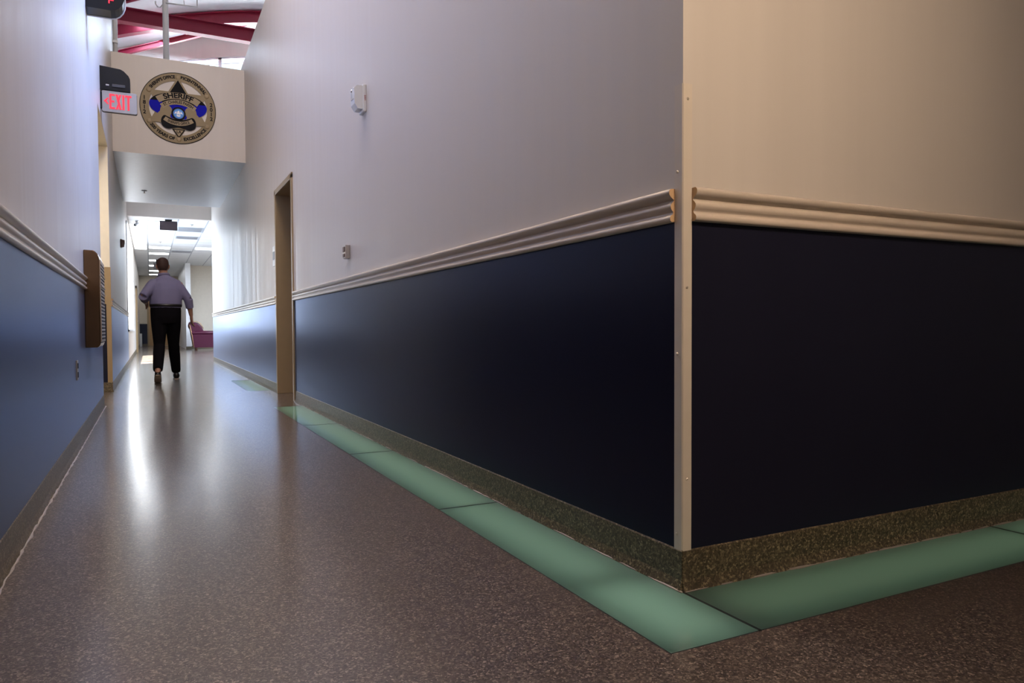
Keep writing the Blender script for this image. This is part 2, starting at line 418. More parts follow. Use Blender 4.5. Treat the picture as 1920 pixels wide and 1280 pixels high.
# left window
mb = MB(); F = .05
mb.box((XL - T, W0, WZ0), (XL + .015, W0 + F, WZ1)); mb.box((XL - T, W1 - F, WZ0), (XL + .015, W1, WZ1))
mb.box((XL - T, W0, WZ1 - F), (XL + .015, W1, WZ1)); mb.box((XL - T, W0, WZ0), (XL + .03, W1, WZ0 + .045))
for k in range(1, 4):
    y = W0 + (W1 - W0) * k / 4; mb.box((XL - T + .02, y - .025, WZ0), (XL - .02, y + .025, WZ1))
win1 = struct('window_1', mb, M['white'])
MB().box((XL - .075, W0, WZ0), (XL - .067, W1, WZ1)).build('pane', M['glass'], win1)
mb = MB()
for k in range(12):
    z = WZ1 - .08 - k * .048
    mb.box((XL - .062, W0 + .055, z), (XL - .038, W1 - .055, z + .0025))
mb.build('blind', M['white'], win1)

# ------------------------------------------------------------------ baseboards and chair rails
def baseb(name, axis, at, sgn, a, b, mat=None):
    """coved flake base: profile in (offset, z), swept along the wall"""
    prof = [(0, 0), (.014, 0), (.010, .012), (.006, .03), (.005, ZB - .004), (.003, ZB), (0, ZB)]
    mb = MB()
    if axis == 'y': mb.prism([(at + sgn * d, a, z) for d, z in prof], (0, b - a, 0))
    else: mb.prism([(a, at + sgn * d, z) for d, z in prof], (b - a, 0, 0))
    return struct(name, mb, M['base'])
bl = baseb('baseboard_left', 'y', XL, 1, -4.2, O0)
baseb('baseboard_left_far', 'y', XL, 1, O1, W0 + 9.0)
baseb('baseboard_left_end', 'y', XL, 1, 25.75, YF)
mb = MB(); mb.box((XL - T, O1 - .012, 0), (XL + .006, O1, .11)); struct('baseboard_passage', mb, M['base'])
ba = baseb('baseboard_right', 'y', XA, -1, YC - .004, D0 - .055)
baseb('baseboard_right_far', 'y', XA, -1, D1 + .055, YE)
bb = baseb('baseboard_front', 'x', YC, -1, XA - .004, 6.6)
def caulk(parent, axis, at, a, b, w):
    """ragged bead of caulk along the foot of a base"""
    mb = MB(); n = int((b - a) / .035); path = []
    for i in range(n + 1):
        s = a + (b - a) * i / n; o = random.uniform(-.0022, .0022)
        path.append((at + o, s, .001) if axis == 'y' else (s, at + o, .001))
    r = [w * random.choice((.55, .8, 1, 1.25, .4)) for _ in path]
    mb.tube(path, w, 6, True, lambda i: r[i])
    mb.build('caulk_bead', M['caulk'], parent, True)
caulk(bl, 'y', XL + .017, -.5, O0, .005)
caulk(ba, 'y', px1 - .008, YC - .01, 6.40, .0035)
caulk(bb, 'x', py1 - .008, XA, 4.0, .0035)

RAIL = [(0, 0), (.013, 0), (.0165, .004), (.0175, .010), (.015, .016), (.011, .019), (.0085, .024), (.0085, .027), (.0125, .031), (.0155, .038), (.0155, .044),
        (.012, .050), (.0075, .054), (.0065, .058), (.010, .061), (.016, .066), (.0195, .072), (.0205, .078), (.019, .083), (.015, .087), (0, .087)]
def rail(name, axis, at, sgn, a, b):
    mb = MB(); pr = [(d * 1.15, ZR0 + z) for d, z in RAIL]
    pts = [(at + sgn * d, a, z) for d, z in pr] if axis == 'y' else [(a, at + sgn * d, z) for d, z in pr]
    mb.prism(pts, (0, b - a, 0) if axis == 'y' else (b - a, 0, 0))
    o = struct(name, mb, [M['rail'], M['rail_end']])
    ax = 1 if axis == 'y' else 0
    for p in o.data.polygons:
        if abs(p.normal[ax]) > .9: p.material_index = 1
    autosmooth(o, 50); return o
rail('trim_3', 'y', XA, -1, YC + .026, D0 - .052)
rail('trim_4', 'y', XA, -1, D1 + .052, YE)
rail('trim_5', 'x', YC, -1, XA + .027, 6.6)
rail('trim_6', 'y', XL, 1, -4.2, O0 - .01)
rail('trim_7', 'y', XL, 1, O1 + .034, W0 + .3)

# door frame in the right wall
mb = MB()
fw = .05
def frame_side(y0, y1): mb.box((XA - .014, y0, 0), (XA + .20, y1, DZ + .04), .003, 1)
frame_side(D0 - fw, D0 + .005); frame_side(D1 - .005, D1 + fw)
mb.box((XA - .014, D0 - fw, DZ - .005), (XA + .20, D1 + fw, DZ + .05), .003, 1)
mb.box((XA + .20, D1 - .012, 0), (XA + .24, D1 + .04, DZ)); mb.box((XA + .20, D0 - .04, 0), (XA + .24, D0 + .012, DZ))
d1 = struct('door_1', mb, M['tan'])
lf = MB().box((XA + .25, D1 + .0, .01), (XA + 1.14, D1 + .042, DZ - .01), .002, 1).build('door_leaf', M['tan'], d1)
MB().tube([(XA + 1.05, D1 + .0, 1), (XA + 1.05, D1 - .05, 1), (XA + .95, D1 - .05, 1)], .011).build('door_handle', M['steel'], lf)

# ------------------------------------------------------------------ corner guard with screws
g = thing('corner_guard', 'off-white vinyl guard strip screwed over the outer wall corner', 'corner guard', (XA, YC, 0))
mb = MB(); t = .004; w = .027
mb.prism([(XA - t, YC + w, .105), (XA - t, YC - t + .003, .105), (XA - t + .003, YC - t, .105), (XA + w, YC - t, .105), (XA + w, YC - .0022, .105), (XA - .0022, YC - .0022, .105), (XA - .0022, YC + w, .105)], (0, 0, 1.228))
autosmooth(mb.build('strip', M['guard'], g), 20)
for x, z in ((1.279, 1.294), (1.277, .804), (1.277, .298)):
    MB().loft([((x, YC - t, z), .0042, .0042), ((x, YC - t - .0015, z), .0038, .0038), ((x, YC - t - .0028, z), .002, .002)], 12).mat(1).box((x - .0014, YC - t - .0032, z - .0005), (x + .0014, YC - t - .0028, z + .0005)).build('screw', [M['guard'], M['slot']], g)
for y, z in ((1.434, 1.107), (1.434, .629), (1.435, .149)):
    MB().loft([((XA - t, y, z), .0042, .0042), ((XA - t - .0015, y, z), .0038, .0038), ((XA - t - .0028, y, z), .002, .002)], 12, ref=(0, 1, 0)).build('screw', [M['guard']], g)

# ------------------------------------------------------------------ glass floor panels
GP = 'green glass light panels let into the floor'
def panel(x0, x1, y0, y1, label, name='floor_light_panel'):
    c = V(((x0 + x1) / 2, (y0 + y1) / 2, 0)); p = thing(name, label, 'floor panel', c, GP)
    q = .004
    mb = MB(); mb.box((x0 + q, y0 + q, -.02), (x1 - q, y1 - q, -.0005))
    o = mb.build('pane', [M['pane'], M['clear']], p)
    for f in o.data.polygons:
        if f.normal.z < .9: f.material_index = 1
    mb = MB()
    for a, b in (((x0, y0), (x1, y0 + q)), ((x0, y1 - q), (x1, y1)), ((x0, y0), (x0 + q, y1)), ((x1 - q, y0), (x1, y1))):
        mb.box((a[0], a[1], -.03), (b[0], b[1], 0))
    mb.build('gasket', M['rubber'], p)
    return p
panel(px0, px1, py0, 2.478, 'longest green glass floor panel wrapping the foot of the wall corner')
panel(px0, px1, 2.478, 3.80, 'green glass floor panel along the navy wall, next behind the corner panel')
panel(px0, px1, 3.80, 5.09, 'green glass floor panel along the navy wall, third back from the corner')
panel(px0, px1, 5.09, 6.435, 'green glass floor panel beside the tan door frame, reflecting the jamb')
panel(px1, 2.635, py0, py1, 'dim green glass floor panel under the wall facing the camera')
panel(2.635, 3.96, py0, py1, 'green glass floor panel cut off by the right photo edge')
panel(px0, px1, 8.22, 10.06, 'small far green glass floor panel beyond the tan doorway')
def area(name, loc, rot, sx, sy, e, col=(1, 1, 1), spread=None):
    l = bpy.data.lights.new(name, 'AREA'); l.shape = 'RECTANGLE'; l.size = sx; l.size_y = sy; l.energy = e; l.color = col
    if spread: l.spread = spread
    o = bpy.data.objects.new(name, l); COL.objects.link(o); o.location = loc; o.rotation_euler = rot
    return o
UP = (PI, 0, 0)
GC = (.86, 1, .89)
PE = .28
pcx, pcy = (px0 + px1) / 2, (py0 + py1) / 2
area('tube_light', (pcx, 1.355, -.075), UP, .19, .36, PE * .52, GC)
area('tube_light', (pcx, 4.01, -.075), UP, .19, 4.80, PE * 5.2, GC)
area('tube_light', (pcx, 9.14, -.075), UP, .17, 1.8, PE * 1.7, GC)
area('tube_light', (2.59, pcy, -.075), UP, 2.55, .19, PE * 1.6, (.85, 1, .78))

# ------------------------------------------------------------------ devices on the walls
def text_mesh(body, size, bold=0.0):
    cu = bpy.data.curves.new('t', 'FONT'); cu.body = body; cu.size = size; cu.align_x = 'CENTER'; cu.align_y = 'CENTER'; cu.offset = bold
    ob = bpy.data.objects.new('t', cu); COL.objects.link(ob); bpy.context.view_layer.update()
    me = bpy.data.meshes.new_from_object(ob.evaluated_get(bpy.context.evaluated_depsgraph_get()))
    vs = [v.co.copy() for v in me.vertices]; fs = [tuple(p.vertices) for p in me.polygons]
    bpy.data.objects.remove(ob); bpy.data.curves.remove(cu); bpy.data.meshes.remove(me)
    return vs, fs
def add_text(mb, body, size, fn, bold=0.0, sx=1.0, depth=None):
    vs, fs = text_mesh(body, size, bold); n0 = len(mb.bm.faces)
    bv = [mb.bm.verts.new(fn(v.x * sx, v.y)) for v in vs]
    for f in fs:
        try: mb.bm.faces.new([bv[i] for i in f])
        except ValueError: pass
    mb._tag(n0)

# exit sign projecting from the left wall
ex, ez, ey = -.228, 2.933, 7.69
e = thing('exit_sign', 'grey EXIT sign with red letters and left arrow, on the left wall', 'exit sign', (ex, ey, ez))
def rrect(cx, cz, w, h, r, n=5):
    out = []
    for sx, sz, a0 in ((1, 1, 0), (-1, 1, PI / 2), (-1, -1, PI), (1, -1, 3 * PI / 2)):
        for k in range(n + 1):
            a = a0 + PI / 2 * k / n; out.append((cx + sx * (w / 2 - r) + r * math.cos(a), cz + sz * (h / 2 - r) + r * math.sin(a)))
    return out
MB().prism([(x, ey, z) for x, z in rrect(ex, ez, .305, .20, .014)], (0, .03, 0)).build('face_plate', M['alu'], e)
MB().prism([(x, ey + .03, z) for x, z in rrect(ex, ez, .311, .206, .016)], (0, .014, 0)).build('back_plate', M['slot'], e)
mb = MB(); th = -.004
def stroke(pts): mb.prism([(ex + x, ey + th, ez + z) for x, z in pts], (0, .006, 0))
def rc(x0, z0, x1, z1): stroke([(x0, z0), (x1, z0), (x1, z1), (x0, z1)])
H_ = .072; s = .017
x = -.087; rc(x, -H_, x + s, H_); rc(x + s, H_ - s, x + .047, H_); rc(x + s, -.5 * s, x + .042, .5 * s); rc(x + s, -H_, x + .047, -H_ + s)
x = -.034; W = .052
stroke([(x, H_), (x + s * 1.15, H_), (x + W, -H_), (x + W - s * 1.15, -H_)]); stroke([(x + W - s * 1.15, H_), (x + W, H_), (x + W * .64, .014), (x + W * .42, .022)]); stroke([(x, -H_), (x + s * 1.15, -H_), (x + W * .58, -.014), (x + W * .36, -.022)])
x = .026; rc(x, -H_, x + s, H_)
x = .050; rc(x, H_ - s, x + .056, H_); rc(x + .0195, -H_, x + .0365, H_ - s)
stroke([(-.135, 0), (-.105, .03), (-.094, .03), (-.112, 0), (-.094, -.03), (-.105, -.03)])
mb.build('lettering', M['exitred'], e)
MB().box((XL, ey - .005, ez - .075), (ex - .15, ey + .05, ez + .085), .004).build('wall_mount', M['black'], e)
# emergency light above it
e = thing('emergency_light', 'boxy black emergency light unit mounted above the EXIT sign', 'emergency light', (XL, 7.72, 3.15))
MB().prism([(XL, 7.68, 3.038), (-.132, 7.68, 3.038), (-.132, 7.68, 3.165), (-.145, 7.68, 3.195), (-.185, 7.68, 3.235), (-.215, 7.68, 3.25), (XL, 7.68, 3.265)], (0, .14, 0)).build('housing', M['black'], e)
MB().box((-.29, 7.672, 3.07), (-.175, 7.682, 3.098), .003).build('lamp_window', plain('dark_window', (.05, .05, .055), .2), e)
MB().box((-.345, 7.674, 3.075), (-.315, 7.682, 3.09), .003).build('test_button', M['alu'], e)
# second unit, high up at the top edge of the photo
e = thing('emergency_light', 'round-ended black emergency light with red indicator at top left', 'emergency light', (XL, 6.1, 3.25))
def stad(w0, w1, z0, z1, y, n=10):
    r = (z1 - z0) / 2; zc = (z0 + z1) / 2
    return [(w0, y, z0)] + [(w1 - r * .75 + r * .75 * math.cos(a), y, zc + r * math.sin(a)) for a in [-PI / 2 + PI * k / n for k in range(n + 1)]] + [(w0, y, z1)]
MB().prism(stad(XL, -.128, 3.138, 3.40, 6.03), (0, .15, 0)).build('housing', M['black'], e)
MB().prism(stad(XL, -.122, 3.132, 3.406, 6.178), (0, .012, 0)).build('rim', M['white'], e)
MB().box((-.240, 6.022, 3.19), (-.232, 6.031, 3.222)).box((-.240, 6.022, 3.212), (-.205, 6.031, 3.222)).build('indicator', M['redled'], e)

# strobe, card reader and plate on the right wall
e = thing('fire_strobe', 'white fire alarm strobe high on the right wall', 'fire alarm', (XA, 4.35, 2.15))
MB().box((XA - .022, 4.30, 2.075), (XA, 4.40, 2.245), .004).build('back_plate', M['white'], e)
b = MB().prism([(XA - .022, 4.305, 2.09), (XA - .055, 4.305, 2.09), (XA - .075, 4.305, 2.12), (XA - .078, 4.305, 2.215), (XA - .06, 4.305, 2.235), (XA - .022, 4.305, 2.235)], (0, .09, 0)).build('body', M['white'], e)
MB().box((XA - .082, 4.32, 2.15), (XA - .07, 4.38, 2.225), .006).build('lens', M['lens'], b)
MB().ball((XA - .08, 4.35, 2.205), .010).build('flash_tube', M['steel'], b)
mb = MB(); add_text(mb, 'FIRE', .018, lambda u, v: (XA - .012 - v * 0, 4.2985, 2.16) if False else (XA - .0105 + v * .8, 4.2992, 2.16 + u), .0003); mb.build('lettering', M['redled'] if False else M['red'], e)
e = thing('card_reader', 'small metal card reader above the chair rail near the tan doorway', 'card reader', (XA, 4.77, 1.235))
MB().box((XA - .034, 4.735, 1.19), (XA, 4.805, 1.283), .004).build('housing', M['steel'], e)
MB().box((XA - .040, 4.75, 1.235), (XA - .032, 4.79, 1.27), .002).box((XA - .040, 4.75, 1.20), (XA - .032, 4.79, 1.222), .002).build('touch_face', M['brownp'], e)
e = thing('room_plate', 'narrow pale wall plate just past the tan door frame', 'sign plate', (XA, 7.93, 1.51))
MB().box((XA - .01, 7.86, 1.40), (XA, 8.0, 1.62), .003).build('plate', M['white'], e)
MB().box((XA - .013, 7.88, 1.47), (XA - .009, 7.98, 1.56)).build('insert', M['vent'], e)
# left wall: cabinet, outlet, far strobe
e = thing('wall_cabinet', 'bronze metal wall unit with perforated front, set across the left chair rail', 'wall unit', (XL, 5.58, .91))
pts = [(XL, 5.35, .585), (XL + .070, 5.35, .585), (XL + .086, 5.35, .594), (XL + .094, 5.35, .615), (XL + .094, 5.35, 1.185), (XL + .084, 5.35, 1.222), (XL + .060, 5.35, 1.243), (XL, 5.35, 1.245)]
bx = MB().prism(pts, (0, .45, 0)).build('housing', M['bronze_box'], e)
md = bx.modifiers.new('bev', 'BEVEL'); md.width = .006; md.segments = 2; md.limit_method = 'ANGLE'
gr = MB()
gr.box((XL + .094, 5.362, .625), (XL + .100, 5.79, 1.18))
gr.mat(1)
for i in range(22):
    for j in range(9):
        y = 5.38 + j * .045; z = .64 + i * .024
        gr.box((XL + .0995, y, z), (XL + .1012, y + .03, z + .012))
gr.build('perforated_front', [M['grille'], M['slot']], e)
for z in (1.0, 1.075, .955): MB().box((XL + .09, 5.356, z), (XL + .108, 5.80, z + .003), .0008).build('crossbar', M['steel'], e)
e = thing('power_outlet', 'small metal outlet plate low on the left navy wall', 'outlet', (XL, 4.69, .468))
MB().box((XL, 4.655, .41), (XL + .009, 4.725, .526), .003).build('plate', M['steel'], e)
MB().box((XL + .008, 4.675, .425), (XL + .012, 4.705, .457), .003).build('socket', M['slot'], e)
MB().box((XL + .008, 4.675, .478), (XL + .012, 4.705, .51), .003).build('socket', M['slot'], e)
e = thing('wall_strobe', 'small brown strobe high on the left wall past the opening', 'fire alarm', (XL, 12.4, 2.08))
MB().box((XL, 12.34, 2.015), (XL + .02, 12.46, 2.145), .004).build('back_plate', M['brownp'], e)
MB().prism([(XL + .02, 12.35, 2.02), (XL + .05, 12.35, 2.03), (XL + .062, 12.35, 2.09), (XL + .06, 12.35, 2.13), (XL + .02, 12.35, 2.14)], (0, .10, 0)).build('body', M['brownp'], e)
MB().box((XL + .058, 12.37, 2.09), (XL + .066, 12.43, 2.125), .003).build('lens', M['lens'], e)

# ------------------------------------------------------------------ badge on the header
R0 = .47; BX, BZ, BY = .405, 3.70, HEAD0
sl = thing('wall_badge', 'large round gold sheriff badge emblem on the header wall', 'badge', (BX, BY, BZ))
lay = [0]
def P(u, v, d): return (BX + u * R0, BY - d, BZ + v * R0)
def plate(name, pts, mat, d0, d1, parent=None):
    return MB().prism([P(u, v, d0) for u, v in pts], (0, d0 - d1, 0)).build(name, mat, parent or sl)
def circ(r, n=64, c=(0, 0), a0=0, a1=2 * PI): return [(c[0] + r * math.cos(a0 + (a1 - a0) * k / n), c[1] + r * math.sin(a0 + (a1 - a0) * k / n)) for k in range(n)]
# ring
mb = MB(); n = 72; A = circ(1, n); B = circ(.77, n)
for i in range(n):
    j = (i + 1) % n
    mb.prism([P(*A[i], .001), P(*A[j], .001), P(*B[j], .001), P(*B[i], .001)], (0, -.006, 0))
bmesh.ops.remove_doubles(mb.bm, verts=mb.bm.verts, dist=1e-5)
ring = mb.build('ring', M['gold'], sl)
mb = MB(); A = circ(1.012, n); B = circ(.995, n)
for i in range(n):
    j = (i + 1) % n; mb.prism([P(*A[i], .001), P(*A[j], .001), P(*B[j], .001), P(*B[i], .001)], (0, -.008, 0))
mb.build('ring_edge', M['ink'], sl)
hexa = []
for k in range(12):
    a = PI / 2 + k * PI / 6; r = .90 if k % 2 == 0 else .52; hexa.append((r * math.cos(a), r * math.sin(a)))
star = plate('star', hexa, M['gold'], .001, .010)
for k in range(6):
    a = PI / 2 + k * PI / 3
    MB().ball(P(.88 * math.cos(a), .88 * math.sin(a), .008), .032, (1, .3, 1)).build('star_tip', M['goldlt'], star, True)
plate('star_field', [(0, .80), (.235, .40), (-.235, .40)], M['ink'], .009, .013)
# blue field with black upper band
def ell(rx, rz, cz, a0, a1, n=40): return [(rx * math.cos(a0 + (a1 - a0) * k / n), cz + rz * math.sin(a0 + (a1 - a0) * k / n)) for k in range(n + 1)]
plate('blue_field', ell(.765, .40, .06, PI + .42, 2 * PI + PI - .42 + 0, 44)[:0] or ell(.765, .37, .06, -PI, PI, 48)[:-1], M['blue'], .009, .0135)
plate('black_band', ell(.765, .37, .06, .28, PI - .28, 30), M['ink'], .0135, .0150)
def arcband(cx, cz, r0, r1, a0, a1, n=26):
    o = [(cx + r1 * math.cos(a0 + (a1 - a0) * k / n), cz + r1 * math.sin(a0 + (a1 - a0) * k / n)) for k in range(n + 1)]
    return o + [(cx + r0 * math.cos(a1 + (a0 - a1) * k / n), cz + r0 * math.sin(a1 + (a0 - a1) * k / n)) for k in range(n + 1)]
def banner(name, cz, r0, r1, half, d, mat):
    up = half > 0; c = PI / 2 if up else -PI / 2; h = abs(half)
    mb = MB(); n = 26; pts = arcband(0, cz, r0, r1, c - h, c + h, n); m2 = 2 * (n + 1)
    for k in range(n):
        q = [pts[k], pts[k + 1], pts[m2 - 2 - k], pts[m2 - 1 - k]]
        mb.prism([P(u, v, d) for u, v in q], (0, -.0025, 0))
    bmesh.ops.remove_doubles(mb.bm, verts=mb.bm.verts, dist=1e-5)
    return mb.build(name, mat, sl)
# lower gold lobes, black scroll
def blob(pts, d0, d1, mat, name):
    # smooth closed Catmull-Rom outline
    o = []; m = len(pts)
    for i in range(m):
        p0, p1, p2, p3 = [V((*pts[(i + k - 1) % m], 0)) for k in range(4)]
        for t in [q / 6 for q in range(6)]:
            c = .5 * ((2 * p1) + (p2 - p0) * t + (2 * p0 - 5 * p1 + 4 * p2 - p3) * t * t + (3 * p1 - p0 - 3 * p2 + p3) * t ** 3)
            o.append((c.x, c.y))
    return plate(name, o, mat, d0, d1)
for s_ in (-1, 1):
    blob([(s_ * x, z) for x, z in ((.50, -.42), (.49, -.15), (.44, .02), (.32, .07), (.20, .0), (.17, -.12), (.22, -.26), (.10, -.38), (.20, -.46), (.42, -.46))], .0135, .0165, M['gold'], 'gold_lobe')
    plate('star_arm', [(s_ * x, z) for x, z in ((.785, -.45), (.44, -.08), (.40, -.45))], M['gold'], .0135, .0155)
blob([(-.46, -.36), (-.38, -.24), (-.26, -.28), (-.10, -.33), (.10, -.33), (.26, -.28), (.38, -.24), (.46, -.36), (.44, -.52), (.30, -.61), (.15, -.58), (0, -.55), (-.15, -.58), (-.30, -.61), (-.44, -.52)], .0165, .0185, M['ink'], 'black_scroll')
b1 = banner('name_banner', -.62, .88, 1.06, .60, .0165, M['goldlt'])
banner('banner_underband', -.62, .82, .88, .52, .0160, M['ink'])  # black vinyl band below the name banner
b2 = banner('parish_banner', -.52, .62, .755, .70, .0165, M['goldlt'])
b3 = banner('office_banner', .20, .585, .70, -.62, .0185, M['goldlt'])
plate('state_triangle', [(-.17, -.60), (.17, -.60), (0, -.86)], M['ink'], .010, .0135)
plate('state_triangle', [(-.125, -.625), (.125, -.625), (0, -.81)], M['goldlt'], .0135, .015)
plate('center_seal', circ(.19, 40, (0, -.16)), M['ink'], .0165, .0205); plate('center_seal', circ(.145, 40, (0, -.16)), M['dblue'], .0205, .0212)
plate('seal_disc', circ(.125, 36, (0, -.16)), M['sky'], .0212, .0222)
for pts in ([(-.115, -.17), (-.06, -.09), (-.045, -.17), (-.06, -.155), (-.08, -.16)], [(.115, -.17), (.06, -.09), (.045, -.17), (.06, -.155), (.08, -.16)], [(-.05, -.19), (-.03, -.10), (0, -.07), (.03, -.10), (.05, -.19), (0, -.175)], [(-.055, -.20), (.055, -.20), (.045, -.235), (0, -.25), (-.045, -.235)]):
    plate('pelican', pts, M['whitev'], .0222, .0230)
mb = MB()
def arc_text(body, size, cz, r, mid, d, up=True, bold=.004, sx=1.0):
    def fn(x, y):
        if up: a = mid - x / r; rr = r + y
        else: a = mid + x / r; rr = r - y
        return P(rr * math.cos(a), cz + rr * math.sin(a), d)
    add_text(mb, body, size, fn, bold, sx)
dg = PI / 180
for tx, md_, up_, sx_ in (("SHERIFF'S OFFICE", 120, True, .84), ('BICENTENNIAL', 60, True, .95), ('200 YEARS OF', 239, False, 1), ('EXCELLENCE', 301, False, 1)):
    mb = MB(); arc_text(tx, .120, 0, .885, md_ * dg, .0085, up_, .006, sx_); mb.build('ring_lettering', M['ink'], ring)
for u0, yr in ((-.885, '1812'), (.885, '2012')):
    mb = MB()
    for i, c_ in enumerate(yr): add_text(mb, c_, .15, lambda u, v, i=i: P(u0 + u, .20 - i * .135 + v, .0085), .005)
    mb.build('ring_lettering', M['ink'], ring)
mb = MB()
arc_text('SHERIFF', .205, -.62, .968, PI / 2, .0200, bold=.008, sx=1.12)
mb.build('lettering', M['ink'], b1)
mb = MB(); arc_text('ST. CHARLES PARISH', .115, -.52, .688, PI / 2, .0200, bold=.003, sx=.78); mb.build('lettering', M['ink'], b2)
mb = MB(); arc_text("SHERIFF'S OFFICE", .10, .20, .645, -PI / 2, .0220, False, .003, .78); mb.build('lettering', M['ink'], b3)
mb = MB(); add_text(mb, 'LA', .11, lambda u, v: P(u, -.68 + v, .0160), .003); mb.build('state_lettering', M['ink'], sl)

# ------------------------------------------------------------------ overhead: pipe, beams
def beam(name, label, p0, p1, h, w, t=.012, group='red steel roof members'):
    """I section between two points, web in the vertical plane"""
    p0, p1 = V(p0), V(p1); d = (p1 - p0); ax = d.normalized(); side = ax.cross(V((0, 0, 1))).normalized(); up = side.cross(ax)
    q = [(-w/2, 0), (w/2, 0), (w/2, t), (t/2, t), (t/2, h - t), (w/2, h - t), (w/2, h), (-w/2, h), (-w/2, h - t), (-t/2, h - t), (-t/2, t), (-w/2, t)]
    o = MB().prism([p0 + side * a + up * b for a, b in q], d).build(name, M['red'])
    for v in o.data.vertices: v.co -= p0
    o.location = p0
    return tag(o, label, 'beam', group)
beam('steel_beam', 'deepest red steel I-beam, level, passing behind the white pipe', (-.9, 14, 6.185), (4.6, 14, 6.185), .255, .16, .016)
beam('steel_brace', 'slim red diagonal brace climbing from the header to the right', (-.5, 15.75, 6.17), (2.9, 15.75, 7.62), .10, .09)
def rib(y, h, label):
    mb = MB(); n = 20; xs_ = [-.9 + 6.4 * i / n for i in range(n + 1)]
    def band(z0, z1, y0, y1): mb.prism([(x, y0, vault(x) - .03 + z0) for x in xs_] + [(x, y0, vault(x) - .03 + z1) for x in xs_[::-1]], (0, y1 - y0, 0))
    band(-h, -h + .016, y - .08, y + .08); band(-.016, 0, y - .08, y + .08); band(-h + .014, -.014, y - .007, y + .007)
    o = autosmooth(mb.build('roof_rib', M['red']), 30)
    return tag(o, label, 'beam', 'red steel roof members')
rib(15.0, .24, 'curved red roof rib rising to the right behind the level beam')
beam('steel_purlin', 'short red member in the top left corner above the black emergency light', (-.45, 13.9, 6.42), (.35, 13.6, 6.66), .05, .05)
e = thing('vent_pipe', 'white vertical pipe rising behind the top of the header wall', 'pipe', (.298, 11.5, ZM))
MB().tube([(.298, 11.5, ZM), (.298, 11.5, vault(.298) + .02)], .043, 18).build('pipe', M['white'], e, True)
mb = MB(); mb.tube([(.30, 11.46, 5.58), (.74, 11.46, 5.60)], .012, 8); mb.tube([(.74, 11.46, 5.60), (.74, 11.46, 5.72), (.73, 11.46, 5.75)], .009, 8); mb.tube([(.56, 11.46, 5.59), (.545, 11.46, 5.75)], .006, 6)
mb.tube([(.255, 11.46, 5.54), (.23, 11.46, 5.50), (.19, 11.46, 5.50), (.165, 11.46, 5.54), (.165, 11.46, 5.58)], .010, 8)
mb.build('pipe_bracket', M['white'], e, True)
e = thing('conduit', 'pale conduit running up the end of the left wall above the header', 'pipe', (XL + .03, 11.0, ZM))
MB().tube([(XL + .032, 11.0, ZM), (XL + .032, 11.0, 6.4)], .03, 14).build('pipe', M['white'], e, True)
for z in (4.7, 5.6): MB().box((XL, 10.95, z), (XL + .065, 11.05, z + .03)).build('clip', M['white'], e)

# ------------------------------------------------------------------ ceiling fixtures of the room beyond
LG = 'square ceiling lights of the far room'
def light_fix(x0, x1, y0, y1, label):
    p = thing('ceiling_light', label, 'ceiling light', ((x0 + x1) / 2, (y0 + y1) / 2, ZC), LG)
    mb = MB(); q = .025; z0 = ZC - .012
    for a, b in (((x0, y0), (x1, y0 + q)), ((x0, y1 - q), (x1, y1)), ((x0, y0 + q), (x0 + q, y1 - q)), ((x1 - q, y0 + q), (x1, y1 - q))): mb.box((*a, z0), (*b, ZC))
    mb.build('frame', M['white'], p)
    MB().box((x0 + q, y0 + q, ZC - .006), (x1 - q, y1 - q, ZC - .001)).build('diffuser', M['lamp'], p)
names = ['nearest', 'second', 'third', 'fourth', 'fifth', 'sixth', 'seventh', 'eighth']
for k, y in enumerate((16.86, 18.69, 21.9, 23.6, 26.0, 28.1, 30.6, 32.6)):
    light_fix(0.005, .605, y, y + .6, names[k] + ' ceiling light of the middle row over the walking person')
light_fix(1.225, 1.825, 18.45, 19.05, 'nearer of two ceiling lights at the right, above the armchair side')
light_fix(1.225, 1.825, 21.7, 22.3, 'farther of two ceiling lights at the right, above the armchair side')
light_fix(XL + .02, -.015, 17.45, 22.8, 'long glowing ceiling panel along the left window wall')  # flat glowing panel filling the ceiling strip by the window
for k, (y0, y1, lb) in enumerate(((17.6, 18.4, 'nearest grey ceiling vent right of the hanging sign'), (19.3, 19.9, 'second grey ceiling vent behind the nearest vent'), (22.85, 23.4, 'farthest grey ceiling vent near the far end of the ceiling'))):
    p = thing('ceiling_vent', lb, 'vent', (.915, (y0 + y1) / 2, ZC), 'ceiling vents')
    MB().box((.63, y0, ZC - .008), (1.2, y1, ZC)).build('frame', M['vent'], p)
    mb = MB()
    for i in range(7): mb.box((.66, y0 + .05 + i * (y1 - y0 - .1) / 7, ZC - .013), (1.17, y0 + .08 + i * (y1 - y0 - .1) / 7, ZC - .007))
    mb.build('grille', M['alu'], p)
def sprinkler(x, y, z, label):
    p = thing('sprinkler', label, 'sprinkler', (x, y, z), 'ceiling sprinklers')
    MB().loft([((x, y, z), .045, .045), ((x, y, z - .008), .04, .04), ((x, y, z - .014), .015, .015)], 16).build('cover', M['alu'], p, True)
    MB().loft([((x, y, z - .012), .01, .01), ((x, y, z - .04), .008, .008), ((x, y, z - .042), .02, .02), ((x, y, z - .045), .02, .02)], 12).build('head', M['steel'], p)
sprinkler(-.04, 13.0, ZS, 'sprinkler under the smooth grey soffit')
sprinkler(.91, 17.13, ZC, 'sprinkler in the tiled ceiling right of the hanging sign')
sprinkler(.30, 20.75, ZC, 'sprinkler in the tiled ceiling between middle row lights')
